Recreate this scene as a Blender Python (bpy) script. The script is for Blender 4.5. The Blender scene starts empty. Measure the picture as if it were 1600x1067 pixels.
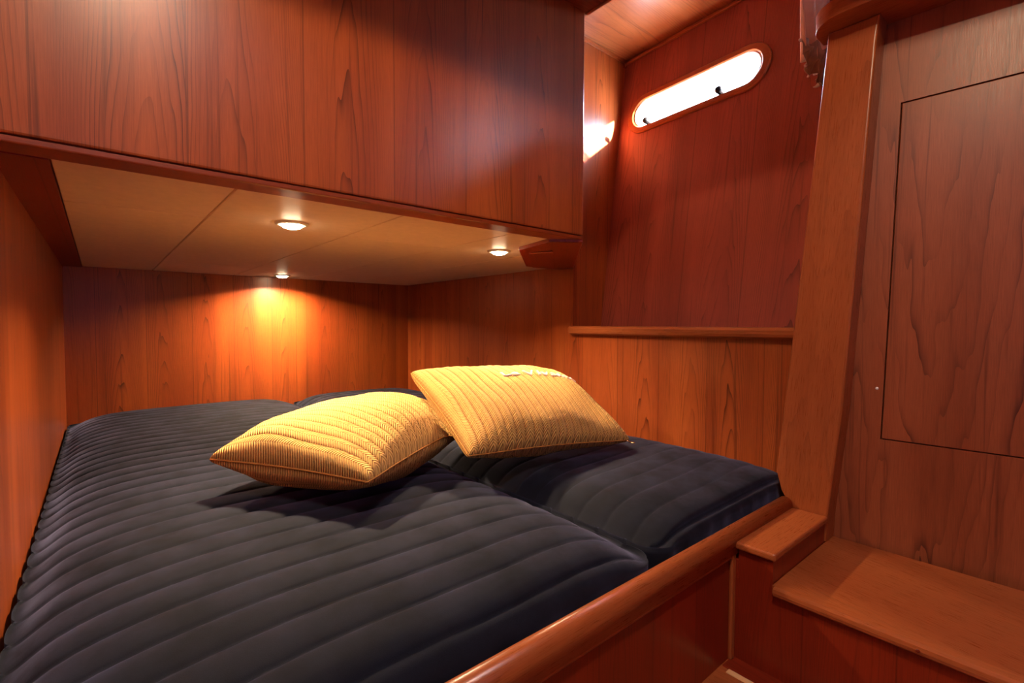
import bpy, bmesh, math, random
from mathutils import Vector, Matrix
import numpy as np

random.seed(7)
scene = bpy.context.scene
S = 0.577          # metres per survey unit
HC = 0.5857        # camera height above the cabin sole


def W(x, y, z):
    return Vector((S * x, S * y, S * z + HC))


# ------------------------------------------------------------------ camera
cam_data = bpy.data.cameras.new('camera')
cam = bpy.data.objects.new('camera', cam_data)
scene.collection.objects.link(cam)
cam_data.sensor_width = 36.0
cam_data.lens = 17.153
cam_data.clip_start = 0.005
yaw, pitch, roll = math.radians(49.7557), math.radians(2.0459), math.radians(-0.1816)
fwd = Vector((math.cos(yaw) * math.cos(pitch), math.sin(yaw) * math.cos(pitch), -math.sin(pitch)))
rgt = Vector((math.sin(yaw), -math.cos(yaw), 0))
dwn = fwd.cross(rgt)
r2 = math.cos(roll) * rgt + math.sin(roll) * dwn
d2 = -math.sin(roll) * rgt + math.cos(roll) * dwn
m = Matrix((r2, -d2, -fwd)).transposed().to_4x4()
m.translation = W(0, 0, 0)
cam.matrix_world = m
scene.camera = cam

# ------------------------------------------------------------------ world, sun, exposure
scene.view_settings.view_transform = 'Standard'
scene.view_settings.look = 'None'
scene.view_settings.gamma = 1.0
scene.view_settings.use_curve_mapping = False
scene.view_settings.exposure = 0.0
world = bpy.data.worlds.new('sky')
scene.world = world
world.use_nodes = True
bg = world.node_tree.nodes['Background']
bg.inputs['Color'].default_value = (0.66, 0.78, 1.0, 1)
bg.inputs['Strength'].default_value = 60.0

sun_d = bpy.data.lights.new('sun', 'SUN')
sun_d.energy = 260.0
sun_d.angle = math.radians(3)
sun_d.color = (1.0, 0.84, 0.66)
sun = bpy.data.objects.new('sun', sun_d)
scene.collection.objects.link(sun)
sun.rotation_euler = Vector((-0.18, 0.52, -0.15)).to_track_quat('-Z', 'Y').to_euler()


def area(name, loc, direction, size, power, color, shape='DISK', spread=math.pi, size_y=None):
    d = bpy.data.lights.new(name, 'AREA')
    d.shape = shape
    d.size = size
    if size_y:
        d.size_y = size_y
    d.energy = power
    d.color = color
    d.spread = spread
    o = bpy.data.objects.new(name, d)
    scene.collection.objects.link(o)
    o.location = loc
    o.rotation_euler = Vector(direction).to_track_quat('-Z', 'Y').to_euler()
    return o


# lamp up in the deck hatch over the companionway
area('hatch_lamp', W(0.07, 0.0, 1.60), (0.35, 0.35, -1), 0.05, 9.0, (1.0, 0.70, 0.45))
# added cool fill light under the closed hatch lid, cools hull wall and locker
area('hatch_cool_fill', W(0.30, 0.0, 1.78), (0.2, 0.3, -1), 0.22, 4.5, (0.52, 0.60, 1.0))
# added cool fill light by the left wall, aft of the camera; no opening built
area('side_cool_fill', W(-0.14, -0.85, 0.30), (1, 0.80, 0.15), 0.35, 2.0, (0.45, 0.52, 1.0),
     shape='RECTANGLE', size_y=0.5)

# ------------------------------------------------------------------ materials


class NT:
    def __init__(self, name):
        self.m = bpy.data.materials.new(name)
        self.m.use_nodes = True
        self.t = self.m.node_tree
        self.b = self.t.nodes['Principled BSDF']

    def n(self, typ, **kw):
        nd = self.t.nodes.new(typ)
        for k, v in kw.items():
            if k.startswith('_'):
                setattr(nd, k[1:], v)
        return nd

    def sock(self, nd, key, v):
        s = nd.inputs[key]
        if isinstance(v, bpy.types.NodeSocket):
            self.t.links.new(v, s)
        else:
            s.default_value = v

    def math(self, op, a, b=0.0, c=0.0, clamp=False):
        nd = self.t.nodes.new('ShaderNodeMath')
        nd.operation = op
        nd.use_clamp = clamp
        self.sock(nd, 0, a)
        self.sock(nd, 1, b)
        self.sock(nd, 2, c)
        return nd.outputs[0]

    def comb(self, x, y, z=0.0):
        nd = self.t.nodes.new('ShaderNodeCombineXYZ')
        self.sock(nd, 0, x)
        self.sock(nd, 1, y)
        self.sock(nd, 2, z)
        return nd.outputs[0]

    def noise(self, vec, scale, detail=3.0, rough=0.55):
        nd = self.t.nodes.new('ShaderNodeTexNoise')
        self.sock(nd, 'Vector', vec)
        nd.inputs['Scale'].default_value = scale
        nd.inputs['Detail'].default_value = detail
        nd.inputs['Roughness'].default_value = rough
        return nd.outputs['Fac']

    def mix(self, fac, a, b, mode='MIX'):
        nd = self.t.nodes.new('ShaderNodeMix')
        nd.data_type = 'RGBA'
        nd.blend_type = mode
        self.sock(nd, 0, fac)
        self.sock(nd, 6, a)
        self.sock(nd, 7, b)
        return nd.outputs[2]

    def remap(self, v, a, b, c, d):
        nd = self.t.nodes.new('ShaderNodeMapRange')
        self.sock(nd, 0, v)
        nd.inputs[1].default_value = a
        nd.inputs[2].default_value = b
        nd.inputs[3].default_value = c
        nd.inputs[4].default_value = d
        return nd.outputs[0]


def rgb(r, g, b):
    return (r, g, b, 1)


def wood(name, light, mid, dark, strip=0.15, arch=1.0, line=0.75, rough=0.32, strips=True, seed=0.0):
    """Varnished veneer: flitch strips with cathedral figure, fine fibre and dark growth lines."""
    k = NT(name)
    uv = k.n('ShaderNodeUVMap')
    sep = k.n('ShaderNodeSeparateXYZ')
    k.t.links.new(uv.outputs[0], sep.inputs[0])
    u, v = sep.outputs[0], sep.outputs[1]
    wob = k.math('SUBTRACT', k.noise(k.comb(k.math('MULTIPLY', u, 5.0), k.math('MULTIPLY', v, 1.3), seed), 1.0, 2.0), 0.5)
    ud = k.math('MULTIPLY_ADD', wob, 0.035, u)
    us = k.math('DIVIDE', ud, strip)
    idx = k.math('FLOOR', k.math('DIVIDE', u, strip))
    wn = k.n('ShaderNodeTexWhiteNoise')
    wn.noise_dimensions = '2D'
    k.t.links.new(k.comb(idx, seed + 3.3), wn.inputs['Vector'])
    rnd = wn.outputs['Value']
    rsep = k.n('ShaderNodeSeparateColor')
    k.t.links.new(wn.outputs['Color'], rsep.inputs[0])
    r1, r2_ = rsep.outputs[0], rsep.outputs[1]
    ul = k.math('SUBTRACT', k.math('SUBTRACT', us, idx), k.math('MULTIPLY_ADD', r1, 0.5, 0.25))
    sq = k.math('MULTIPLY', k.math('MULTIPLY', ul, ul), 46.0)
    vv = k.math('MULTIPLY', v, 7.5 * arch)
    n2 = k.noise(k.comb(k.math('MULTIPLY', u, 16.0), k.math('MULTIPLY', v, 2.2), k.math('MULTIPLY', rnd, 40.0)), 1.0, 3.0)
    t = k.math('ADD', k.math('ADD', sq, vv), k.math('MULTIPLY', k.math('SUBTRACT', n2, 0.5), 4.2))
    t = k.math('ADD', t, k.math('MULTIPLY', rnd, 17.0))
    fr = k.math('FRACT', t)
    ring = k.math('POWER', fr, 5.0)
    # irregular ring strength
    amp = k.noise(k.comb(k.math('MULTIPLY', u, 30.0), k.math('MULTIPLY', v, 1.0), 5.0 + seed), 1.0, 2.0)
    amp = k.remap(amp, 0.36, 0.66, 0.10, 1.0)
    ring = k.math('MULTIPLY', ring, amp)
    # straight long lines
    ln = k.noise(k.comb(k.math('MULTIPLY', ud, 95.0), k.math('MULTIPLY', v, 1.2), 9.0 + seed), 1.0, 2.0, 0.6)
    ln = k.remap(ln, 0.58, 0.72, 0.0, 1.0)
    # fibre
    fib = k.noise(k.comb(k.math('MULTIPLY', u, 900.0), k.math('MULTIPLY', v, 22.0), 2.0), 1.0, 3.0, 0.7)
    broad = k.noise(k.comb(k.math('MULTIPLY', ud, 13.0), k.math('MULTIPLY', v, 0.8), 7.0 + seed), 1.0, 2.0)
    tone = k.remap(broad, 0.3, 0.7, 0.0, 1.0)
    if strips:
        tone = k.math('ADD', k.math('MULTIPLY', tone, 0.7), k.math('MULTIPLY', r2_, 0.3))
    col = k.mix(tone, rgb(*mid), rgb(*light))
    dk = k.math('MAXIMUM', k.math('MULTIPLY', ring, line), k.math('MULTIPLY', ln, line * 0.62))
    if strips:
        e = k.math('ABSOLUTE', k.math('SUBTRACT', k.math('SUBTRACT', k.math('DIVIDE', u, strip), idx), 0.5))
        edge = k.math('MULTIPLY', k.math('GREATER_THAN', e, 0.4915), 0.45)
        dk = k.math('MAXIMUM', dk, edge)
    col = k.mix(dk, col, rgb(*dark))
    fr2 = k.remap(fib, 0.3, 0.7, 0.80, 1.12)
    sc = k.n('ShaderNodeVectorMath', _operation='SCALE')
    k.t.links.new(col, sc.inputs[0])
    k.t.links.new(fr2, sc.inputs['Scale'])
    k.t.links.new(sc.outputs[0], k.b.inputs['Base Color'])
    k.sock(k.b, 'Roughness', k.remap(fib, 0.2, 0.8, rough - 0.06, rough + 0.08))
    k.b.inputs['Specular IOR Level'].default_value = 0.5
    bp = k.n('ShaderNodeBump')
    bp.inputs['Strength'].default_value = 0.08
    bp.inputs['Distance'].default_value = 0.0006
    k.t.links.new(fib, bp.inputs['Height'])
    k.t.links.new(bp.outputs[0], k.b.inputs['Normal'])
    return k.m


VENEER = wood('cherry_veneer', (0.47, 0.104, 0.021), (0.25, 0.040, 0.009), (0.042, 0.005, 0.002), line=0.88)
VENEER_HULL = wood('cherry_veneer_hull', (0.40, 0.080, 0.040), (0.24, 0.042, 0.022), (0.060, 0.010, 0.005), strip=0.2, line=0.7, seed=1.0, rough=0.60)
VENEER_SIDE = wood('cherry_veneer_locker', (0.36, 0.098, 0.036), (0.26, 0.064, 0.022), (0.075, 0.016, 0.008), strip=0.42, arch=-0.55, line=0.9, strips=False, seed=2.0, rough=0.36)
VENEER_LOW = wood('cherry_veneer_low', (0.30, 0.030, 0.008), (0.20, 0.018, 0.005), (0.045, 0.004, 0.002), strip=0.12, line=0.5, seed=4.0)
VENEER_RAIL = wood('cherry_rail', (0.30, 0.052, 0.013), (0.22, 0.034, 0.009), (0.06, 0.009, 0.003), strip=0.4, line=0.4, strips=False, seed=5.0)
SOLID = wood('solid_cherry', (0.42, 0.115, 0.032), (0.33, 0.078, 0.020), (0.12, 0.026, 0.009), strip=0.4, arch=0.5, line=0.38, strips=False, seed=6.0, rough=0.29)
PLANK = wood('ceiling_veneer', (0.45, 0.135, 0.040), (0.36, 0.090, 0.024), (0.08, 0.018, 0.008), strip=0.30, arch=0.6, line=0.8, strips=False, seed=8.0)


def simple(name, col, rough=0.5, metal=0.0, spec=0.5):
    k = NT(name)
    n = k.noise(k.n('ShaderNodeTexCoord').outputs['Object'], 60.0, 4.0)
    f = k.remap(n, 0.2, 0.8, 0.93, 1.06)
    c = k.mix(1.0, rgb(*col), k.comb(f, f, f), 'MULTIPLY')
    k.t.links.new(c, k.b.inputs['Base Color'])
    k.b.inputs['Roughness'].default_value = rough
    k.b.inputs['Metallic'].default_value = metal
    k.b.inputs['Specular IOR Level'].default_value = spec
    return k.m


CEIL_PANEL = simple('cream_laminate', (0.90, 0.69, 0.53), 0.45)
BRASS = simple('polished_brass', (0.85, 0.62, 0.32), 0.22, 1.0)
MAPLE = simple('pale_inlay', (0.85, 0.50, 0.22), 0.5)
CHROME = simple('chrome', (0.8, 0.8, 0.8), 0.2, 1.0)
WHITE_ENAMEL = simple('white_enamel', (0.8, 0.78, 0.74), 0.3)
BLACK_PLASTIC = simple('black_plastic', (0.012, 0.012, 0.016), 0.4)
DARK_GAP = simple('dark_joint', (0.02, 0.006, 0.003), 0.8)


def lens_mat():
    k = NT('lit_lens')
    k.b.inputs['Base Color'].default_value = (1, 0.9, 0.7, 1)
    k.b.inputs['Emission Color'].default_value = (1.0, 0.78, 0.48, 1)
    k.b.inputs['Emission Strength'].default_value = 60.0
    return k.m


LENS = lens_mat()


def glass_mat():
    k = NT('window_glass')
    t = k.t
    tr = t.nodes.new('ShaderNodeBsdfTransparent')
    tr.inputs[0].default_value = (0.95, 0.97, 0.98, 1)
    gl = t.nodes.new('ShaderNodeBsdfGlossy')
    gl.inputs['Roughness'].default_value = 0.02
    mx = t.nodes.new('ShaderNodeMixShader')
    mx.inputs[0].default_value = 0.05
    t.links.new(tr.outputs[0], mx.inputs[1])
    t.links.new(gl.outputs[0], mx.inputs[2])
    t.links.new(mx.outputs[0], t.nodes['Material Output'].inputs[0])
    return k.m


GLASS = glass_mat()


def velvet():
    k = NT('quilted_velvet')
    co = k.n('ShaderNodeTexCoord').outputs['Object']
    n1 = k.noise(co, 11.0, 5.0, 0.65)
    n2 = k.noise(co, 1400.0, 2.0)
    f = k.math('MULTIPLY', k.remap(n1, 0.3, 0.7, 0.75, 1.3), k.remap(n2, 0.2, 0.8, 0.7, 1.3))
    c = k.mix(1.0, rgb(0.0065, 0.0080, 0.0145), k.comb(f, f, f), 'MULTIPLY')
    k.t.links.new(c, k.b.inputs['Base Color'])
    k.b.inputs['Roughness'].default_value = 0.85
    k.b.inputs['Specular IOR Level'].default_value = 0.15
    k.b.inputs['Sheen Roughness'].default_value = 0.38
    k.b.inputs['Sheen Tint'].default_value = (0.46, 0.50, 0.95, 1)
    k.sock(k.b, 'Sheen Weight', k.remap(n1, 0.34, 0.66, 0.10, 0.46))
    bp = k.n('ShaderNodeBump')
    bp.inputs['Strength'].default_value = 0.25
    bp.inputs['Distance'].default_value = 0.001
    k.t.links.new(n2, bp.inputs['Height'])
    k.t.links.new(bp.outputs[0], k.b.inputs['Normal'])
    return k.m


VELVET = velvet()
NRIB = 20


def knit():
    """Mustard knit: herringbone stitches inside each rib (UV: x across the ribs 0..1, y along them in metres)."""
    k = NT('mustard_knit')
    uv = k.n('ShaderNodeUVMap')
    sep = k.n('ShaderNodeSeparateXYZ')
    k.t.links.new(uv.outputs[0], sep.inputs[0])
    co = k.n('ShaderNodeTexCoord').outputs['Object']
    jit = k.math('MULTIPLY', k.math('SUBTRACT', k.noise(co, 160.0, 2.0), 0.5), 0.25)
    ru = k.math('FRACT', k.math('MULTIPLY', sep.outputs[0], float(NRIB)))
    hv = k.math('ABSOLUTE', k.math('SUBTRACT', ru, 0.5))
    st = k.math('ADD', k.math('MULTIPLY', sep.outputs[1], 200.0), k.math('MULTIPLY', hv, 3.6))
    sw = k.math('ADD', k.math('MULTIPLY', k.math('SINE', k.math('MULTIPLY', k.math('ADD', st, jit), 6.2832)), 0.5), 0.5)
    groove = k.math('POWER', k.math('MULTIPLY', hv, 2.0), 6.0)
    spine = k.math('POWER', k.math('SUBTRACT', 1.0, k.math('MULTIPLY', hv, 2.0)), 10.0)
    h = k.math('SUBTRACT', sw, k.math('MULTIPLY', k.math('ADD', groove, k.math('MULTIPLY', spine, 0.5)), 0.9))
    tuft = k.noise(co, 420.0, 3.0)
    base = k.mix(k.remap(h, -0.6, 0.9, 0.0, 1.0), rgb(0.27, 0.100, 0.018), rgb(0.86, 0.50, 0.155))
    var = k.remap(k.math('ADD', k.math('MULTIPLY', tuft, 0.6), k.math('MULTIPLY', k.noise(co, 14.0, 3.0), 0.4)), 0.3, 0.7, 0.8, 1.16)
    c = k.mix(1.0, base, k.comb(var, var, var), 'MULTIPLY')
    k.t.links.new(c, k.b.inputs['Base Color'])
    k.b.inputs['Roughness'].default_value = 0.9
    k.b.inputs['Specular IOR Level'].default_value = 0.15
    k.b.inputs['Sheen Weight'].default_value = 0.15
    k.b.inputs['Sheen Tint'].default_value = (1, 0.8, 0.5, 1)
    bp = k.n('ShaderNodeBump')
    bp.inputs['Strength'].default_value = 0.8
    bp.inputs['Distance'].default_value = 0.0024
    k.t.links.new(k.math('ADD', h, k.math('MULTIPLY', tuft, 0.5)), bp.inputs['Height'])
    k.t.links.new(bp.outputs[0], k.b.inputs['Normal'])
    return k.m


KNIT = knit()
PIPING = simple('mustard_tape', (0.46, 0.19, 0.035), 0.85)
PALE_THREAD = simple('pale_pink_thread', (0.78, 0.50, 0.42), 0.85)
CURTAIN = simple('beige_curtain', (0.85, 0.58, 0.44), 0.85)
HEM = simple('curtain_hem', (0.42, 0.30, 0.25), 0.85)

# ------------------------------------------------------------------ mesh helpers
COL = scene.collection


def set_uv(me, grain, off=None):
    """UVs in metres: y runs along the grain axis, x across it within the face."""
    g = Vector(grain).normalized()
    ou, ov = off if off else (random.uniform(0, 9), random.uniform(0, 9))
    lay = me.uv_layers.new(name='UVMap')
    for p in me.polygons:
        a = p.normal.cross(g)
        if a.length < 0.3:
            a = g.orthogonal()
        a.normalize()
        ax = max(range(3), key=lambda i: abs(a[i]))
        if a[ax] < 0:
            a = -a
        for li in p.loop_indices:
            co = me.vertices[me.loops[li].vertex_index].co
            lay.data[li].uv = (co.dot(a) + ou, co.dot(g) + ov)


def link(name, me, mat, parent=None, **props):
    o = bpy.data.objects.new(name, me)
    COL.objects.link(o)
    if mat:
        me.materials.append(mat)
    if parent:
        o.parent = parent
        o.matrix_parent_inverse = parent.matrix_world.inverted()
    for a, b in props.items():
        o[a] = b
    return o


def from_bm(name, bm, mat, parent=None, grain=(0, 0, 1), smooth=False, off=None, **props):
    bm.normal_update()
    me = bpy.data.meshes.new(name)
    bm.to_mesh(me)
    bm.free()
    if grain:
        set_uv(me, grain, off)
    if smooth:
        for p in me.polygons:
            p.use_smooth = True
    return link(name, me, mat, parent, **props)


def bevel(bm, w, seg=2):
    if w > 0:
        bmesh.ops.bevel(bm, geom=bm.edges[:], offset=w, segments=seg, affect='EDGES', profile=0.5, clamp_overlap=True)


def hexa(pts8, w=0.0, seg=2):
    """Box from 8 world points: bottom 4 then top 4 in matching order."""
    bm = bmesh.new()
    vs = [bm.verts.new(p) for p in pts8]
    for f in ((0, 1, 2, 3), (4, 5, 6, 7), (0, 1, 5, 4), (1, 2, 6, 5), (2, 3, 7, 6), (3, 0, 4, 7)):
        bm.faces.new([vs[i] for i in f])
    bmesh.ops.recalc_face_normals(bm, faces=bm.faces[:])
    bevel(bm, w, seg)
    return bm


def box(x0, x1, y0, y1, z0, z1, w=0.0, seg=2):
    return hexa([W(x0, y0, z0), W(x1, y0, z0), W(x1, y1, z0), W(x0, y1, z0),
                 W(x0, y0, z1), W(x1, y0, z1), W(x1, y1, z1), W(x0, y1, z1)], w, seg)


def prism(poly, z0, z1, w=0.0, seg=2):
    """Extruded plan polygon (list of (x, y))."""
    bm = bmesh.new()
    a = [bm.verts.new(W(x, y, z0)) for x, y in poly]
    b = [bm.verts.new(W(x, y, z1)) for x, y in poly]
    bm.faces.new(a)
    bm.faces.new(b)
    n = len(poly)
    for i in range(n):
        bm.faces.new([a[i], a[(i + 1) % n], b[(i + 1) % n], b[i]])
    bmesh.ops.recalc_face_normals(bm, faces=bm.faces[:])
    bevel(bm, w, seg)
    return bm


def profile(poly, axis, a0, a1):
    """Extrude a section: axis 'x' -> poly of (y, z); axis 'y' -> poly of (x, z)."""
    bm = bmesh.new()
    f = (lambda p, t: W(t, p[0], p[1])) if axis == 'x' else (lambda p, t: W(p[0], t, p[1]))
    a = [bm.verts.new(f(p, a0)) for p in poly]
    b = [bm.verts.new(f(p, a1)) for p in poly]
    bm.faces.new(a)
    bm.faces.new(b)
    n = len(poly)
    for i in range(n):
        bm.faces.new([a[i], a[(i + 1) % n], b[(i + 1) % n], b[i]])
    bmesh.ops.recalc_face_normals(bm, faces=bm.faces[:])
    return bm


def thing(name, label, cat, loc, group=None, kind=None):
    o = bpy.data.objects.new(name, None)
    o.empty_display_size = 0.05
    COL.objects.link(o)
    o.matrix_world = Matrix.Translation(loc)
    o.location = loc
    if label:
        o['label'] = label
    if cat:
        o['category'] = cat
    if group:
        o['group'] = group
    if kind:
        o['kind'] = kind
    bpy.context.view_layer.update()
    return o


def tag(o, label, cat, group=None):
    o['label'] = label
    o['category'] = cat
    if group:
        o['group'] = group
    return o


def tube(pts, r, seg=8, closed=False):
    bm = bmesh.new()
    n = len(pts)
    rings = []
    for i, p in enumerate(pts):
        p = Vector(p)
        if closed:
            t = Vector(pts[(i + 1) % n]) - Vector(pts[i - 1])
        else:
            t = Vector(pts[min(i + 1, n - 1)]) - Vector(pts[max(i - 1, 0)])
        t.normalize()
        up = Vector((0, 0, 1)) if abs(t.z) < 0.9 else Vector((1, 0, 0))
        a = t.cross(up).normalized()
        b = a.cross(t)
        rings.append([bm.verts.new(p + r * (math.cos(2 * math.pi * k / seg) * a + math.sin(2 * math.pi * k / seg) * b)) for k in range(seg)])
    m_ = n if closed else n - 1
    for i in range(m_):
        A, B = rings[i], rings[(i + 1) % n]
        for k in range(seg):
            bm.faces.new([A[k], A[(k + 1) % seg], B[(k + 1) % seg], B[k]])
    if not closed:
        bm.faces.new(rings[0])
        bm.faces.new(rings[-1])
    bmesh.ops.recalc_face_normals(bm, faces=bm.faces[:])
    return bm


def lathe(prof, center, seg=40):
    bm = bmesh.new()
    rings = []
    for r, z in prof:
        rings.append([bm.verts.new(center + Vector((r * math.cos(2 * math.pi * k / seg), r * math.sin(2 * math.pi * k / seg), z))) for k in range(seg)])
    for A, B in zip(rings, rings[1:]):
        for k in range(seg):
            bm.faces.new([A[k], A[(k + 1) % seg], B[(k + 1) % seg], B[k]])
    bmesh.ops.recalc_face_normals(bm, faces=bm.faces[:])
    return bm


ST = dict(kind='structure')
XL, XR, YB = -0.165, 2.19, 4.0825       # bunk: left wall, right lining, far wall
ZC = 0.353                              # bunk ceiling
ZF = -1.015                             # cabin sole
ZT = 1.726                              # high ceiling
ZD = 1.26                               # lowered deckhead
MT = -0.55                              # mattress top

# ------------------------------------------------------------------ room shell
from_bm('wall_back', box(XL - 0.03, XR + 0.03, YB, YB + 0.05, ZF, ZC + 0.02), VENEER, off=(0.31, 0.2), **ST)
from_bm('wall_left', box(XL - 0.05, XL, -1.7, YB + 0.05, ZF - 0.05, ZT + 0.1), VENEER, off=(2.2, 5.0), **ST)
from_bm('wall_right', box(XR, XR + 0.03, 0.62, 2.02, ZF, -0.060), VENEER, off=(4.13, 1.0), **ST)
from_bm('wall_right', box(XR, XR + 0.03, 2.02, YB + 0.02, ZF, ZT), VENEER, off=(4.13, 1.0), **ST)
from_bm('wall_front', box(XL, 2.6, -1.7, -1.65, ZF - 0.05, ZT + 0.1), VENEER, **ST)
from_bm('floor', box(XL - 0.05, 2.7, -1.7, YB, ZF - 0.06, ZF), SOLID, grain=(0, 1, 0), **ST)
# forward end of the window recess
from_bm('wall_inner', box(2.221, 2.86, 2.02, 2.09, -0.03, ZT + 0.05), VENEER, off=(7.7, 3.0), **ST)

# hull side with the porthole cut through it
HA = Vector((2.4561, 2.02, -0.0012))
HD = Vector((0.0819, 0.9966, 0.0))
HW = Vector((0.1313, -0.0108, 0.99128))
HN = HD.cross(HW).normalized()
if HN.x > 0:
    HN = -HN                             # into the cabin


def HP(s, t, n=0.0):
    q = HA + s * HD + t * HW + n * HN
    return W(q.x, q.y, q.z)


PC = (-0.515, 1.322)


PC2 = (-2.56, 1.48)


def stadium(hl, hh, PC=PC, n=24):
    pts = []
    for side in (1, -1):
        for i in range(n):
            a = side * (-math.pi / 2 + math.pi * i / (n - 1))
            pts.append((PC[0] + side * (hl - hh) + side * hh * math.cos(a), PC[1] + hh * math.sin(a)))
        for i in range(1, 24):           # straight run to the other end
            pts.append((PC[0] + side * (hl - hh) * (1 - 2 * i / 24), PC[1] + side * hh))
    return pts


def hull_wall(PC, s0, s1, hl=0.405):
    bm = bmesh.new()
    T = 0.05
    hole = stadium(hl, 0.092, PC)
    outer = []
    t0, t1 = -1.08, 1.80
    for (x, y) in hole:                  # project each hole point to the border for a radial fan
        dx, dy = x - PC[0], y - PC[1]
        c = []
        if dx > 1e-9:
            c.append((s1 - PC[0]) / dx)
        if dx < -1e-9:
            c.append((s0 - PC[0]) / dx)
        if dy > 1e-9:
            c.append((t1 - PC[1]) / dy)
        if dy < -1e-9:
            c.append((t0 - PC[1]) / dy)
        q = min(c)
        outer.append((PC[0] + dx * q, PC[1] + dy * q))
    n = len(hole)
    f = {}
    for lev, nn in (('i', 0.0), ('o', -T)):
        f[lev, 'h'] = [bm.verts.new(HP(x, y, nn)) for x, y in hole]
        f[lev, 'b'] = [bm.verts.new(HP(x, y, nn)) for x, y in outer]
    corners = [(s0, t0), (s0, t1), (s1, t0), (s1, t1)]
    cv = {(lev, c): bm.verts.new(HP(c[0], c[1], nn)) for lev, nn in (('i', 0.0), ('o', -T)) for c in corners}
    for i in range(n):
        j = (i + 1) % n
        p, q = outer[i], outer[j]
        cor = None
        for c in corners:
            on_p = abs(p[0] - c[0]) < 1e-6 or abs(p[1] - c[1]) < 1e-6
            on_q = abs(q[0] - c[0]) < 1e-6 or abs(q[1] - c[1]) < 1e-6
            same = (abs(p[0] - q[0]) < 1e-6 and abs(p[0] - c[0]) < 1e-6) or (abs(p[1] - q[1]) < 1e-6 and abs(p[1] - c[1]) < 1e-6)
            if on_p and on_q and not same:
                cor = c
        for lev in 'io':
            vs = [f[lev, 'h'][i], f[lev, 'h'][j], f[lev, 'b'][j]]
            if cor:
                vs.append(cv[lev, cor])
            vs.append(f[lev, 'b'][i])
            bm.faces.new(vs)
        bm.faces.new([f['i', 'h'][i], f['i', 'h'][j], f['o', 'h'][j], f['o', 'h'][i]])
    bmesh.ops.recalc_face_normals(bm, faces=bm.faces[:])
    return bm


from_bm('wall_outer', hull_wall(PC, -1.40, 2.4), VENEER_HULL, grain=tuple(HW), off=(1.05, 2.4), **ST)
from_bm('wall_outer', hull_wall(PC2, -3.7, -1.40, 0.273), VENEER_HULL, grain=tuple(HW), off=(1.05, 2.4), **ST)

# high planked ceiling beside the hull and the lowered deckhead with its hatch
from_bm('ceiling', box(1.40, 2.74, -1.7, 2.2, ZT, ZT + 0.05), PLANK, grain=(1, 0, 0), **ST)
HX0, HX1, HY0, HY1 = -0.165, 1.0, -0.9, 0.6
dk = thing('ceiling', None, None, W(1.0, 0.0, ZD), kind='structure')
for nm, bb in (('ceiling_panel', (HX1, 1.53, -1.7, 1.356)), ('ceiling_panel', (XL, HX1, HY1, 1.356)), ('ceiling_panel', (XL, HX1, -1.7, HY0))):
    from_bm(nm, box(*bb, ZD, ZD + 0.05), VENEER, dk, grain=(1, 0, 0))
from_bm('hatch_coaming', box(HX1, HX1 + 0.03, HY0, HY1 + 0.03, ZD + 0.05, 1.80), SOLID, dk, grain=(0, 1, 0))
from_bm('hatch_coaming', box(XL, HX1, HY1, HY1 + 0.03, ZD + 0.05, 1.80), SOLID, dk, grain=(1, 0, 0))
from_bm('hatch_coaming', box(XL, HX1, HY0 - 0.03, HY0, ZD + 0.05, 1.80), SOLID, dk, grain=(1, 0, 0))
from_bm('hatch_lid', box(XL, HX1 + 0.03, HY0 - 0.03, HY1 + 0.03, 1.80, 1.84), WHITE_ENAMEL, dk)
from_bm('deckhead_edge', box(1.53, 1.545, -1.7, 1.356, ZD - 0.004, ZT), SOLID, dk, grain=(0, 1, 0))

# battens where ceiling meets hull and recess end
bm = hexa([HP(0, 1.712, 0), HP(-3.6, 1.712, 0), HP(-3.6, 1.712, 0.016), HP(0, 1.712, 0.016),
           HP(0, 1.732, 0), HP(-3.6, 1.732, 0), HP(-3.6, 1.732, 0.016), HP(0, 1.732, 0.016)], 0.002)
from_bm('trim_1', bm, SOLID, grain=tuple(HD), **ST)
from_bm('trim_2', box(2.19, 2.70, 2.005, 2.02, ZT - 0.02, ZT, 0.002), SOLID, grain=(1, 0, 0), **ST)

# ------------------------------------------------------------------ porthole
def ring(o_hl, o_hh, i_hl, i_hh, n0, n1, pc):
    bm = bmesh.new()
    loops = []
    e = 0.006
    for hl, hh, nn in ((o_hl, o_hh, n0), (o_hl, o_hh, n1 - e), (o_hl - e, o_hh - e, n1), (i_hl + e, i_hh + e, n1), (i_hl, i_hh, n1 - e), (i_hl, i_hh, n0)):
        loops.append([bm.verts.new(HP(x, y, nn)) for x, y in stadium(hl, hh, pc)])
    n = len(loops[0])
    for a, b in zip(loops, loops[1:] + loops[:1]):
        for i in range(n):
            bm.faces.new([a[i], a[(i + 1) % n], b[(i + 1) % n], b[i]])
    bmesh.ops.recalc_face_normals(bm, faces=bm.faces[:])
    return bm


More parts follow.
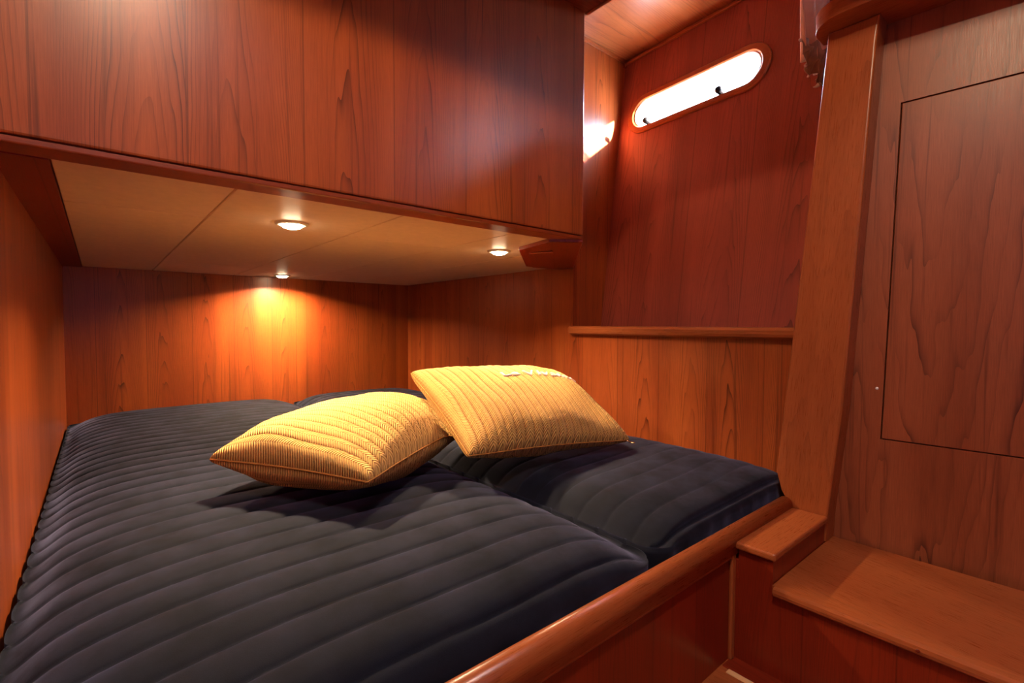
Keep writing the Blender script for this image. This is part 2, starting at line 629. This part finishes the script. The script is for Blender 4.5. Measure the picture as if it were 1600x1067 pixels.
def porthole(name, pc, hl=0.392):
    win = thing(name, None, None, HP(pc[0], pc[1]), kind='structure')
    from_bm('frame', ring(hl + 0.060, 0.122, hl + 0.016, 0.085, -0.002, 0.016, pc), SOLID, win, grain=tuple(HD))
    from_bm('inner_rim', ring(hl + 0.016, 0.0935, hl, 0.078, -0.03, 0.006, pc), WHITE_ENAMEL, win, grain=None, label='pale metal rim holding the pane')
    bm = bmesh.new()
    lo = [bm.verts.new(HP(x, y, -0.022)) for x, y in stadium(hl + 0.004, 0.082, pc)]
    hi = [bm.verts.new(HP(x, y, -0.014)) for x, y in stadium(hl + 0.004, 0.082, pc)]
    bm.faces.new(lo)
    bm.faces.new(hi)
    for i in range(len(lo)):
        j = (i + 1) % len(lo)
        bm.faces.new([lo[i], lo[j], hi[j], hi[i]])
    bmesh.ops.recalc_face_normals(bm, faces=bm.faces[:])
    from_bm('pane', bm, GLASS, win, grain=None)
    for ds in ((0.290, -0.190) if hl > 0.3 else (0.17, -0.17)):
        s = pc[0] + ds
        bm = bmesh.new()
        pts = []
        for nn, r in ((0.0, 0.017), (0.03, 0.019), (0.038, 0.017), (0.045, 0.010)):
            pts.append([bm.verts.new(HP(s + r * 1.1 * math.cos(k * math.pi / 8), pc[1] - 0.068 + r * math.sin(k * math.pi / 8), nn)) for k in range(16)])
        for A, B in zip(pts, pts[1:]):
            for k in range(16):
                bm.faces.new([A[k], A[(k + 1) % 16], B[(k + 1) % 16], B[k]])
        bm.faces.new(pts[0])
        bm.faces.new(pts[-1])
        bmesh.ops.recalc_face_normals(bm, faces=bm.faces[:])
        from_bm('clamp_knob', bm, BLACK_PLASTIC, win, grain=None, label='dark clamp knob on the lower rim')


porthole('window_1', PC)
porthole('window_2', PC2, 0.26)

# ------------------------------------------------------------------ overhead cabinet
ov = thing('overhead_cabinet', 'large cherry veneer overhead cabinet above the bunk with flat front', 'cabinet', W(0.7, 1.4, ZC))
from_bm('front_panel', box(XL, 1.53, 1.356, 1.40, ZC + 0.012, ZD + 0.46, 0.003), VENEER, ov, off=(0.055, 1.38))
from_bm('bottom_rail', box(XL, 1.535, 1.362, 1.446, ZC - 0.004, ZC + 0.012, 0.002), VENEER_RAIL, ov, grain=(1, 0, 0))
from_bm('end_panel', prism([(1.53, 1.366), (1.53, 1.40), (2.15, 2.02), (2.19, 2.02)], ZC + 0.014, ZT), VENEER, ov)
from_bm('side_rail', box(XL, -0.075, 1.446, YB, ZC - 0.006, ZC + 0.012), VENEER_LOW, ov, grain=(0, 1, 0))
from_bm('corner_board', prism([(1.42, 1.446), (1.535, 1.362), (2.19, 2.017), (2.19, 2.125), (1.917, 2.14), (1.478, 1.70)], ZC - 0.016, ZC + 0.002, 0.002), VENEER_LOW, ov, grain=(0.7, 0.7, 0))
from_bm('corner_pad', prism([(1.60, 1.60), (2.10, 2.085), (1.93, 2.10), (1.55, 1.71)], ZC - 0.024, ZC - 0.016, 0.002), VENEER_LOW, ov, grain=(0.7, 0.7, 0))

# ------------------------------------------------------------------ bunk ceiling, built of laid-in panels
bc = thing('ceiling', None, None, W(1.0, 2.8, ZC), kind='structure')
from_bm('backing_board', prism([(XL, 1.40), (1.50, 1.40), (2.13, 2.03), (XR, 2.03), (XR, YB), (XL, YB)], ZC + 0.014, ZC + 0.05), DARK_GAP, bc)
xs = [-0.075, 0.283, 0.767, 1.24, 1.68, XR]
cross = [[1.93], [3.45], [1.955], [3.45], []]
g = 0.0022
for i in range(5):
    ys = [1.446] + cross[i] + [YB]
    for y0, y1 in zip(ys, ys[1:]):
        x0, x1 = xs[i] + g, xs[i + 1] - g
        if i == 3 and y0 < 1.5:
            pb = prism([(x0, y0 + g), (1.49, y0 + g), (x1, 1.632), (x1, y1 - g), (x0, y1 - g)], ZC, ZC + 0.014, 0.0012, 1)
        elif i == 4:
            pb = prism([(x0, 1.634), (2.08, 2.03), (x1, 2.03), (x1, y1 - g), (x0, y1 - g)], ZC, ZC + 0.014, 0.0012, 1)
        else:
            pb = box(x0, x1, y0 + g, y1 - g, ZC, ZC + 0.014, 0.0012, 1)
        from_bm('ceiling_panel', pb, CEIL_PANEL, bc)

# recessed spotlights
spots = [(0.528, 1.831, 'recessed spotlight with bright lens at front left of bunk ceiling, the largest in view'),
         (1.485, 1.853, 'recessed spotlight at the right of the bunk ceiling beside the wooden corner board'),
         (1.036, 3.841, 'small recessed spotlight at the back of the bunk ceiling by the far wall')]
for (x, y, lab), pw, sp_ in zip(spots, (8.2, 6.2, 15.0), (138, 134, 154)):
    t = thing('recessed_spotlight', lab, 'light', W(x, y, ZC), 'recessed spotlights in the bunk ceiling')
    c = W(x, y, ZC)
    from_bm('trim_ring', lathe([(0.0215, 0.004), (0.0215, -0.0030), (0.0235, -0.0042), (0.027, -0.0042), (0.0315, -0.0028), (0.0335, 0.0005)], c), WHITE_ENAMEL, t, grain=None, smooth=True)
    from_bm('lens', lathe([(0.0001, -0.0115), (0.010, -0.0110), (0.0165, -0.0090), (0.0200, -0.0060), (0.0214, 0.0005)], c, 32), LENS, t, grain=None, smooth=True, label='glowing warm white lens')
    a = area('spot_lamp', c + Vector((0, 0, -0.0125)), (0, 0, -1), 0.034, pw, (1.0, 0.72, 0.43), spread=math.radians(sp_))
    a.parent = t
    a.matrix_parent_inverse = t.matrix_world.inverted()

# ------------------------------------------------------------------ bed frame
bf = thing('bed_frame', 'built-in cherry bunk base with a rounded rail along its front board', 'bed', W(0.9, 0.68, ZF))
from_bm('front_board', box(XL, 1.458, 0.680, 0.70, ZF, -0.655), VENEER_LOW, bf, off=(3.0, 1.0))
rail = []
for i in range(13):                       # rounded nosing
    a = math.pi * i / 12
    rail.append((0.690 - 0.027 * math.cos(a), -0.648 + 0.030 * math.sin(a)))
rail = [(0.666, -0.690)] + rail + [(0.714, -0.690)]
from_bm('rail', profile(rail, 'x', XL, 1.878), SOLID, bf, grain=(1, 0, 0), smooth=True)
from_bm('rail_bead', profile([(0.676, -0.706), (0.671, -0.700), (0.671, -0.690), (0.70, -0.690), (0.70, -0.706)], 'x', XL, 1.458), SOLID, bf, grain=(1, 0, 0))
from_bm('platform', box(XL, XR, 0.70, YB, -0.83, -0.80), SOLID, bf, grain=(1, 0, 0))
from_bm('corner_bead', box(1.436, 1.459, 0.668, 0.681, ZF, -0.688, 0.003), SOLID, bf)

# ------------------------------------------------------------------ mattresses


def rounded_box_quilt(name, x0, x1, y0, y1, z0, z1, r, pitch, phase, depth, label, border=False):
    cx, cy, cz = (x0 + x1) / 2, (y0 + y1) / 2, (z0 + z1) / 2
    hx, hy, hz = (x1 - x0) / 2, (y1 - y0) / 2, (z1 - z0) / 2

    def axis(h, step, fine):
        n = max(4, int(round(2 * (h - r) / step)))
        core = [-(h - r) + 2 * (h - r) * i / n for i in range(n + 1)]
        return [-h + r - r * math.tan(math.pi / 4 * (fine - i) / fine) for i in range(fine)] + core + [h - r + r * math.tan(math.pi / 4 * (i + 1) / fine) for i in range(fine)]
    ax = axis(hx, 0.030, 7)
    ay = axis(hy, pitch / 18.0, 12)
    az = axis(hz, 0.022, 7)
    bm = bmesh.new()
    cache = {}

    def vert(i, j, k):
        key = (i, j, k)
        if key not in cache:
            cache[key] = bm.verts.new((ax[i], ay[j], az[k]))
        return cache[key]
    nx, ny, nz = len(ax) - 1, len(ay) - 1, len(az) - 1
    for i in range(nx):
        for j in range(ny):
            bm.faces.new([vert(i, j, nz), vert(i + 1, j, nz), vert(i + 1, j + 1, nz), vert(i, j + 1, nz)])
    for i in range(nx):
        for k in range(nz):
            bm.faces.new([vert(i, 0, k), vert(i + 1, 0, k), vert(i + 1, 0, k + 1), vert(i, 0, k + 1)])
            bm.faces.new([vert(i, ny, k), vert(i, ny, k + 1), vert(i + 1, ny, k + 1), vert(i + 1, ny, k)])
    for j in range(ny):
        for k in range(nz):
            bm.faces.new([vert(0, j, k), vert(0, j, k + 1), vert(0, j + 1, k + 1), vert(0, j + 1, k)])
            bm.faces.new([vert(nx, j, k), vert(nx, j + 1, k), vert(nx, j + 1, k + 1), vert(nx, j, k + 1)])
    rnd = random.Random(len(name) + int(x0 * 100))
    ph = [rnd.uniform(0, 6.28) for _ in range(8)]
    for v in bm.verts:
        p = Vector(v.co)
        q = Vector((max(-hx + r, min(hx - r, p.x)), max(-hy + r, min(hy - r, p.y)), max(-hz + r, min(hz - r, p.z))))
        d = p - q
        n = d.normalized() if d.length > 1e-9 else Vector((0, 0, 1))
        p = q + n * r
        X, Y = p.x + cx, p.y + cy
        wav = 0.012 * math.sin(X * 4.1 + ph[0]) + 0.006 * math.sin(X * 9.7 + ph[1] + Y)
        f = abs(math.sin(math.pi * ((Y + wav - phase) / pitch)))
        quilt = -depth * (1 - f ** 0.24)
        fx = abs(math.sin(math.pi * (X - x0) / pitch))
        quilt_f = -depth * 1.1 * (1 - fx ** 0.5)
        wf = (1.0 if border else 0.0) * n.y * n.y * max(0.0, min(1.0, (0.62 - n.z) * 3))
        wt = (1 - n.y * n.y * (1 if n.z < 0.75 else 0.5))
        seam = -depth * 1.4 * math.exp(-((n.z - 0.72) / 0.09) ** 2) * (1 if n.y < -0.3 and border else 0)
        wrinkle = 0.0
        if n.y < -0.2 and not border:
            wrinkle = 0.004 * (math.sin(X * 31 + ph[4] + 2 * math.sin(X * 5)) * math.sin(X * 12 + ph[5])) * min(1, -n.y * 1.5)
            wrinkle -= 0.010 * math.exp(-((p.z + hz - 0.135) / 0.006) ** 2)
        p = p + n * (quilt * wt + quilt_f * wf + seam + wrinkle)
        if n.z > 0.05:
            # crowned top that rolls off to the long sides, with slight lived-in unevenness
            u = abs(p.x) / hx
            p.z -= (0.085 * u ** 8 + 0.02 * u ** 3) * n.z
            w_ = abs(p.y) / hy
            p.z -= 0.035 * w_ ** 14 * n.z
            p.z += 0.004 * math.sin(2.3 * X + ph[2]) * math.sin(1.7 * Y + ph[3])
        v.co = W(p.x + cx, p.y + cy, p.z + cz)
    o = from_bm(name, bm, VELVET, grain=None, smooth=True)
    tag(o, label, 'mattress', 'channel-quilted mattresses on the bunk')
    return o


rounded_box_quilt('mattress', -0.157, 1.140, 0.722, 4.06, -0.80, MT + 0.008, 0.085, 0.101, 0.850, 0.0175,
                  'wider black velvet quilted mattress on the left of the bunk, against the left wall')
rounded_box_quilt('mattress', 1.150, 2.165, 0.735, 4.06, -0.80, MT + 0.004, 0.075, 0.103, 0.86, 0.0100,
                  'narrower dark velvet quilted mattress on the right of the bunk, beside the post', border=True)

# ------------------------------------------------------------------ cushions


class Cushion:
    def __init__(self, c, e1, e2, h1, h2, top, bot, seed, pull=0.07):
        self.c, self.e1, self.e2 = Vector(c), Vector(e1).normalized(), Vector(e2)
        self.e2 = (self.e2 - self.e2.dot(self.e1) * self.e1).normalized()
        self.n = self.e1.cross(self.e2)
        self.h1, self.h2, self.top, self.bot, self.pull = h1, h2, top, bot, pull
        rr = random.Random(seed)
        self.ph = [rr.uniform(0, 6.28) for _ in range(10)]
        self.floor = None
        self.press = None
        self.be = 0.36

    def pos(self, u, v, side):
        """u along the long axis, v along the short axis (-1..1); side +1 top, -1 under."""
        x = self.h1 * u * (1 - self.pull * (1 - v * v) * abs(u) ** 3)
        y = self.h2 * v * (1 - self.pull * 1.25 * (1 - u * u) * abs(v) ** 3)
        blunt = 1 - 0.018 * (u * v) ** 8
        x, y = x * blunt, y * blunt
        b = max(0.0, (1 - u * u) * (1 - v * v))
        f = b ** (0.42 if side > 0 else self.be)
        rim = 0.006
        z = side * (rim + (self.top if side > 0 else self.bot) * f)
        ph = self.ph
        if b > 0:
            z += min(1, b * 6) * (0.009 * math.sin(3.1 * u + ph[0]) * math.sin(2.7 * v + ph[1]) + 0.004 * math.sin(8 * u + ph[2]) * math.cos(6 * v + ph[3])) * side
        # puckers running in from the seams
        edge = (abs(v) ** 6) * (1 - abs(v))
        z += side * edge * 0.03 * math.sin(u * 14 + ph[4])
        rib = (u * 0.5 + 0.5) * NRIB
        rf = abs(math.sin(math.pi * rib)) ** 0.7
        z += side * 0.0042 * (rf - 0.6) * min(1, b * 8)
        P = self.c + x * self.e1 + y * self.e2 + z * self.n
        # gentle bend of the whole cushion
        P.z += self.bend(u, v)
        return P

    def bend(self, u, v):
        return 0.0

    def world(self, u, v, side, lift=0.0):
        P = self.pos(u, v, side) + lift * self.n * side
        if self.floor is not None:
            P.z = max(P.z, self.floor)
        P.z = self.squash(P, side)
        return W(P.x, P.y, P.z)

    def squash(self, P, side):
        if self.press is None:
            return P.z
        near = self.press[0].find_range((P.x, P.y, 0), 0.04)
        if near:
            low, k_ = min(self.press[1][i] for co, i, dist in near), 1.0
        else:
            co, i, dist = self.press[0].find((P.x, P.y, 0))
            low, k_ = self.press[1][i], max(0.0, min(1.0, 1.9 - dist / 0.045))
        lim = low - (0.012 if side > 0 else 0.020) + (1 - k_) * 0.22
        return min(P.z, lim)

    def build(self, label):
        N1, N2 = 20 * 9, 80
        us = [math.sin(math.pi / 2 * (-1 + 2 * i / N1)) * 0.35 + (-1 + 2 * i / N1) * 0.65 for i in range(N1 + 1)]
        vs = [math.sin(math.pi / 2 * (-1 + 2 * j / N2)) * 0.7 + (-1 + 2 * j / N2) * 0.3 for j in range(N2 + 1)]
        verts, faces, uvs = [], [], []
        for side in (1, -1):
            base = len(verts)
            for u in us:
                for v in vs:
                    verts.append(self.world(u, v, side))
                    uvs.append((u * 0.5 + 0.5, v * self.h2 * S))
            for i in range(N1):
                for j in range(N2):
                    a = base + i * (N2 + 1) + j
                    q = [a, a + N2 + 1, a + N2 + 2, a + 1]
                    faces.append(q if side > 0 else q[::-1])
        M = (N1 + 1) * (N2 + 1)
        idx = lambda i, j: i * (N2 + 1) + j
        per = [idx(i, 0) for i in range(N1)] + [idx(N1, j) for j in range(N2)] + [idx(i, N2) for i in range(N1, 0, -1)] + [idx(0, j) for j in range(N2, 0, -1)]
        for a, b in zip(per, per[1:] + per[:1]):
            faces.append([a + M, b + M, b, a])
        me = bpy.data.meshes.new('cushion')
        me.from_pydata([tuple(v) for v in verts], [], faces)
        lay = me.uv_layers.new(name='UVMap')
        for lp in me.loops:
            lay.data[lp.index].uv = uvs[lp.vertex_index]
        for p in me.polygons:
            p.use_smooth = True
        o = link('cushion', me, KNIT)
        tag(o, label, 'cushion', 'mustard knitted cushions on the bunk')
        pts = []
        n = 60
        for i in range(n):
            pts.append((-1 + 2 * i / n, -1))
        for i in range(40):
            pts.append((1, -1 + 2 * i / 40))
        for i in range(n):
            pts.append((1 - 2 * i / n, 1))
        for i in range(40):
            pts.append((-1, 1 - 2 * i / 40))
        loop = []
        for u, v in pts:
            P = self.pos(u, v, 1) - 0.006 * self.n
            if self.floor is not None:
                P.z = max(P.z, self.floor + 0.003)
            P.z = self.squash(P, 1)
            loop.append(W(P.x, P.y, P.z))
        from_bm('piping', tube(loop, 0.0017, 8, True), PIPING, o, grain=None, smooth=True, label='seam piping around the edge')
        return o


c1 = Cushion((0.745, 1.725, -0.424), (0.84, 0.542, 0.012), (-0.519, 0.854, 0.03), 0.412, 0.284, 0.150, 0.125, 3)
c1.be = 0.50
c1.floor = MT + 0.014
C1_LABEL = ('mustard knitted cushion lying flat on the left, its right end under the other cushion')


A_, B_, C_, D_ = Vector((0.993, 1.855, -0.209)), Vector((0.947, 1.342, -0.45)), Vector((1.767, 1.276, -0.507)), Vector((1.813, 1.79, -0.265))
cen = (A_ + B_ + C_ + D_) / 4
c2 = Cushion(cen, (B_ + C_ * 0 - B_ + C_ - B_), A_ - B_, 0.412, 0.284, 0.120, 0.105, 11, pull=0.05)
c2.floor = MT + 0.010
c2.be = 0.46
from mathutils import kdtree
kd = kdtree.KDTree(101 * 61)
kz = []
for i in range(101):
    for j in range(61):
        P = c2.pos(-1 + i / 50, -1 + j / 30, -1)
        kd.insert((P.x, P.y, 0), len(kz))
        kz.append(P.z)
kd.balance()
c1.press = (kd, kz)                      # the lower cushion gives way under the upper one
cu1 = c1.build(C1_LABEL)
cu2 = c2.build('mustard knitted cushion with pale lettering, propped on the other cushion')

# zip pull at the lower right corner of the propped cushion
p0 = c2.world(0.93, -1.0, 1)
bm = tube([p0 + Vector((0, 0, -0.002)), p0 + Vector((0.004, -0.006, -0.005)), p0 + Vector((0.009, -0.011, -0.007))], 0.0016, 8)
from_bm('zip_pull', bm, BRASS, cu2, grain=None, smooth=True, label='small metal zip pull')
lp = [p0 + Vector((0.009 + 0.006 * math.cos(a) * 0.7, -0.011 - 0.005 + 0.005 * math.sin(a), -0.007)) for a in [k * math.pi / 6 for k in range(12)]]
from_bm('zip_ring', tube(lp, 0.0009, 6, True), BRASS, cu2, grain=None, smooth=True)
# stray thread
q0 = c2.world(0.99, 0.72, 1)
from_bm('loose_thread', tube([q0, q0 + Vector((0.001, 0, 0.006)), q0 + Vector((0.002, 0, 0.012))], 0.0006, 5), PALE_THREAD, cu2, grain=None)


def glyph(ch):
    cu = bpy.data.curves.new('letter', 'FONT')
    cu.body = ch
    cu.size = 1.0
    cu.shear = 0.12
    cu.offset = 0.016
    cu.resolution_u = 4
    tmp = bpy.data.objects.new('letter_tmp', cu)
    COL.objects.link(tmp)
    bpy.context.view_layer.update()
    me = bpy.data.meshes.new_from_object(tmp.evaluated_get(bpy.context.evaluated_depsgraph_get()))
    bpy.data.objects.remove(tmp)
    bm = bmesh.new()
    bm.from_mesh(me)
    bmesh.ops.remove_doubles(bm, verts=bm.verts[:], dist=1e-4)
    return bm


def lettering(cush, owner, text, u0, u1, v0, vh):
    """Stitched letters, each its own raised piece following the cushion's surface."""
    x, items = 0.0, []
    for ch in text:
        if ch == ' ':
            x += 0.30
            continue
        bm = glyph(ch)
        x0_ = min(v.co.x for v in bm.verts)
        x1_ = max(v.co.x for v in bm.verts)
        for v in bm.verts:
            v.co.x += x - x0_
        items.append(bm)
        x += x1_ - x0_ + 0.07
    for bm in items:
        bmesh.ops.triangulate(bm, faces=bm.faces[:])
        for _ in range(2):
            bmesh.ops.subdivide_edges(bm, edges=[e for e in bm.edges if e.calc_length() > 0.1], cuts=1)
            bmesh.ops.triangulate(bm, faces=bm.faces[:])
        res = bmesh.ops.extrude_face_region(bm, geom=bm.faces[:])
        topv = set(v for v in res['geom'] if isinstance(v, bmesh.types.BMVert))
        for v in bm.verts:
            u = u0 + (u1 - u0) * v.co.x / x
            w = v0 + vh * v.co.y
            v.co = cush.world(u, w, 1, 0.006 if v in topv else -0.004)
        bmesh.ops.recalc_face_normals(bm, faces=bm.faces[:])
        from_bm('letter', bm, PALE_THREAD, owner, grain=None, label='pale pink stitched letter')


lettering(c2, cu2, 'La Vivante', -0.24, 0.84, 0.22, 0.22)

# ------------------------------------------------------------------ window shelf
sh = thing('window_shelf', 'long narrow cherry shelf with rounded nosing under the porthole', 'shelf', W(2.2, 1.3, -0.03))
from_bm('shelf_board', prism([(2.17, 0.66), (2.17, 2.02), (2.46, 2.02), (2.36, 0.66)], -0.05, -0.012), SOLID, sh, grain=(0, 1, 0))
nose = [(2.19, -0.010), (2.162, -0.010), (2.152, -0.014), (2.146, -0.024), (2.146, -0.040), (2.150, -0.052), (2.160, -0.060), (2.19, -0.060)]
from_bm('nosing', profile(nose, 'y', 0.66, 1.62), SOLID, sh, grain=(0, 1, 0))
from_bm('nosing', profile(nose, 'y', 1.62, 2.015), SOLID, sh, grain=(0, 1, 0), label='short scarfed-in length at the far end')

# ------------------------------------------------------------------ post at the end of the recess
bm = bmesh.new()
front = [(0.662, -0.742), (0.662, -0.655), (0.673, -0.655), (0.705, -0.60), (0.723, -0.535), (0.676, -0.005), (0.597, 0.897), (0.592, 0.973), (0.449, 0.973), (0.456, 0.90), (0.521, -0.281), (0.556, -0.655), (0.560, -0.742)]
a = [bm.verts.new(W(1.88, y, z)) for y, z in front]
b = [bm.verts.new(W(1.961, y, z)) for y, z in front]
bm.faces.new(a)
bm.faces.new(b)
for i in range(len(front)):
    j = (i + 1) % len(front)
    bm.faces.new([a[i], a[j], b[j], b[i]])
bmesh.ops.recalc_face_normals(bm, faces=bm.faces[:])
fe = [e for e in bm.edges if all(abs(v.co.x - S * 1.88) < 1e-5 for v in e.verts)]
bmesh.ops.bevel(bm, geom=fe, offset=0.0065, segments=4, affect='EDGES', profile=0.5, clamp_overlap=True)
post = thing('post', 'leaning solid cherry post between the window recess and the locker', 'post', W(1.93, 0.61, -0.655))
from_bm('upright', bm, SOLID, post, grain=(0, -0.075, 1), off=(0.3, 2.0))
from_bm('wall_recess', hexa([W(1.966, 0.575, -1.0), W(2.30, 0.575, -1.0), W(2.30, 0.645, -1.0), W(1.966, 0.645, -1.0),
                             W(1.966, 0.52, 0.973), W(2.50, 0.52, 0.973), W(2.50, 0.59, 0.973), W(1.966, 0.59, 0.973)]), VENEER, **ST)

# ------------------------------------------------------------------ locker wall with inset door
lk = thing('locker', 'tall cherry veneer locker wall with a flush inset door, right of the post', 'cupboard', W(2.0, 0.2, -0.742))


def PX(y):
    return 1.963 + 0.0738 * (0.545 - y)


def slab(ya, yb, za, zb, d0, d1, w=0.0):
    """Panel lying in the locker plane; ya/yb are (bottom, top) positions of its two edges."""
    pts = []
    for z, k in ((za, 0), (zb, 1)):
        for (yy, d) in ((ya, d0), (yb, d0), (yb, d1), (ya, d1)):
            pts.append(W(PX(yy[k]) + d, yy[k], z))
    return hexa(pts, w)


dzb, dzt = -0.3745, 0.7085
dl = lambda z: 0.433 + (0.406 - 0.433) * (z - dzb) / (dzt - dzb)      # leaning hinge edge
lo_ = lambda z: 0.57
g = 0.0035
from_bm('face_frame', slab((0.565, 0.565), (-1.65, -1.65), -0.768, dzb - g, 0.0, 0.03), VENEER_SIDE, lk, off=(0.9, 0.2))
from_bm('face_frame', slab((0.53, 0.48), (-1.65, -1.65), dzt + g, 0.973, 0.0, 0.03), VENEER_SIDE, lk, off=(0.9, 0.2))
from_bm('face_frame', slab((0.565, 0.53), (dl(dzb - g) + g, dl(dzt + g) + g), dzb - g, dzt + g, 0.0, 0.03), VENEER_SIDE, lk, off=(0.9, 0.2))
from_bm('face_frame', slab((-0.302, -0.302), (-1.65, -1.65), dzb - g, dzt + g, 0.0, 0.03), VENEER_SIDE, lk, off=(0.9, 0.2))
from_bm('door', slab((dl(dzb), dl(dzt)), (-0.298, -0.298), dzb, dzt, 0.001, 0.03, 0.0012), VENEER_SIDE, lk, off=(0.93, 0.42))
from_bm('backing', slab((0.5, 0.5), (-0.4, -0.4), dzb - 0.05, dzt + 0.05, 0.03, 0.05), DARK_GAP, lk)
cc = W(PX(0.449) - 0.0, 0.449, -0.21)
bm = bmesh.new()
bmesh.ops.create_uvsphere(bm, u_segments=12, v_segments=8, radius=0.0028, matrix=Matrix.Translation(cc) @ Matrix.Diagonal((0.5, 1, 1, 1)))
from_bm('screw_cap', bm, WHITE_ENAMEL, lk, grain=None, smooth=True, label='tiny pale screw cap beside the door edge')

# ------------------------------------------------------------------ step with armrest block
sp = thing('companionway_step', 'low cherry step box with a rounded front nosing below the locker', 'step', W(1.7, 0.1, ZF))
from_bm('tread', box(1.452, 1.960, -1.0, 0.562, -0.766, -0.7425), SOLID, sp, grain=(0.25, 1, 0), off=(1.1, 0.4))
nz = [(1.475, -0.7415), (1.450, -0.7425), (1.441, -0.748), (1.438, -0.757), (1.440, -0.765), (1.448, -0.771), (1.475, -0.772)]
from_bm('nosing', profile(nz, 'y', -1.0, 0.556), SOLID, sp, grain=(0, 1, 0))
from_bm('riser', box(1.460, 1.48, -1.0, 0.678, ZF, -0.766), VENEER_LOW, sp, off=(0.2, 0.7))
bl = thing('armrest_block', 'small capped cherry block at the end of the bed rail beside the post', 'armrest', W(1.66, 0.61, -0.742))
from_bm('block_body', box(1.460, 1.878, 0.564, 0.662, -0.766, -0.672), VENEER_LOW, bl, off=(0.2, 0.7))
from_bm('side_panel', box(1.460, 1.878, 0.6625, 0.679, -0.766, -0.708), VENEER_LOW, sp)
from_bm('cap', box(1.444, 1.878, 0.553, 0.668, -0.672, -0.650, 0.004, 3), SOLID, bl, grain=(1, 0, 0), off=(0.8, 0.2))
cp = W(1.438, 0.235, -0.757)
bm = bmesh.new()
bmesh.ops.create_uvsphere(bm, u_segments=12, v_segments=8, radius=0.0026, matrix=Matrix.Translation(cp) @ Matrix.Diagonal((0.5, 1, 1, 1)))
from_bm('screw_plug', bm, VENEER_LOW, sp, grain=None, smooth=True, label='dark screw plug in the nosing')

# sole board with brass strip
from_bm('trim_3', box(1.375, 1.395, -0.9, 0.655, ZF, ZF + 0.004, 0.001), MAPLE, grain=None, **ST)
from_bm('trim_4', box(1.396, 1.460, -0.9, 0.675, ZF, ZF + 0.003), VENEER_LOW, grain=(0, 1, 0), **ST)

# ------------------------------------------------------------------ rounded shelf over the post
ct = thing('rounded_shelf', 'dark underside of a round-cornered cherry shelf above the post, top right', 'shelf', W(1.9, 0.3, 0.974))
cxr, cyr = 1.875, 0.535
plan = [(2.46, 0.60), (1.97, 0.60), (1.95, 0.628), (1.90, 0.628)]
for i in range(15):
    a_ = math.pi / 2 + math.pi / 2 * i / 14
    plan.append((1.895 + 0.105 * math.cos(a_), 0.52 + 0.108 * math.sin(a_)))
plan += [(1.79, 0.30), (1.79, -1.6), (2.27, -1.6)]
from_bm('shelf_board', prism(plan, 0.974, 1.03, 0.006, 3), SOLID, ct, grain=(0, 1, 0))

# ------------------------------------------------------------------ curtain bunched beside the post
bm = bmesh.new()
NU, NV = 56, 44
gridv = []
for j in range(NV + 1):
    v = j / NV
    z = 1.72 - 0.66 * v
    width = 0.15 - 0.035 * math.exp(-((v - 0.70) / 0.10) ** 2) + 0.03 * v - 0.03 * max(0, (v - 0.9) * 10) ** 2 * 0.5
    row = []
    for i in range(NU + 1):
        u = i / NU
        fold = 0.016 * math.sin(u * 2 * math.pi * 4.5 + 0.8 * math.sin(v * 5)) * (0.6 + 0.7 * v)
        x = 2.17 + width * (u - 0.12) * 1.5 + 0.01 * math.sin(v * 7)
        row.append(bm.verts.new(W(x, 0.765 + fold - 0.03 * math.sin(math.pi * u), z - 0.010 * math.sin(u * 9 + 1) * v)))
    gridv.append(row)
for j in range(NV):
    for i in range(NU):
        bm.faces.new([gridv[j][i], gridv[j][i + 1], gridv[j + 1][i + 1], gridv[j + 1][i]])
bmesh.ops.recalc_face_normals(bm, faces=bm.faces[:])
bmesh.ops.solidify(bm, geom=bm.faces[:], thickness=0.0015)
curt = from_bm('curtain', bm, CURTAIN, grain=None, smooth=True)
tag(curt, 'gathered beige curtain hanging beside the post in the window recess', 'curtain')
bm = bmesh.new()
hem = []
for j in range(13):
    v = j / 12
    row = []
    for i in range(57):
        u = i / 56
        puck = 0.011 * math.sin(u * 40 + v * 5) + 0.008 * math.sin(u * 23 - v * 9)
        bulge = 0.03 * math.sin(math.pi * v)
        x = 2.135 + 0.21 * u * (1 - 0.22 * v * v) + 0.02 * v * v
        row.append(bm.verts.new(W(x, 0.768 - 0.6 * bulge + 0.8 * puck - 0.03 * math.sin(math.pi * u), 1.115 - 0.105 * v + 0.03 * math.sin(u * 3.0) * (1 - v) + 0.006 * math.sin(u * 31) + 0.010 * math.sin(u * 17 + v * 14) - 0.012 * math.sin(math.pi * u) * v)))
    hem.append(row)
for j in range(12):
    for i in range(56):
        bm.faces.new([hem[j][i], hem[j][i + 1], hem[j + 1][i + 1], hem[j + 1][i]])
bmesh.ops.recalc_face_normals(bm, faces=bm.faces[:])
bmesh.ops.solidify(bm, geom=bm.faces[:], thickness=0.0015)
from_bm('ruffled_hem', bm, HEM, curt, grain=None, smooth=True, label='darker crumpled hem')

# small metal clip in the ceiling corner of the recess
cl = from_bm('corner_clip', box(2.655, 2.675, 2.0, 2.018, ZT - 0.05, ZT - 0.02, 0.002), CHROME, grain=None)
tag(cl, 'tiny metal clip high in the corner of the window recess', 'clip')
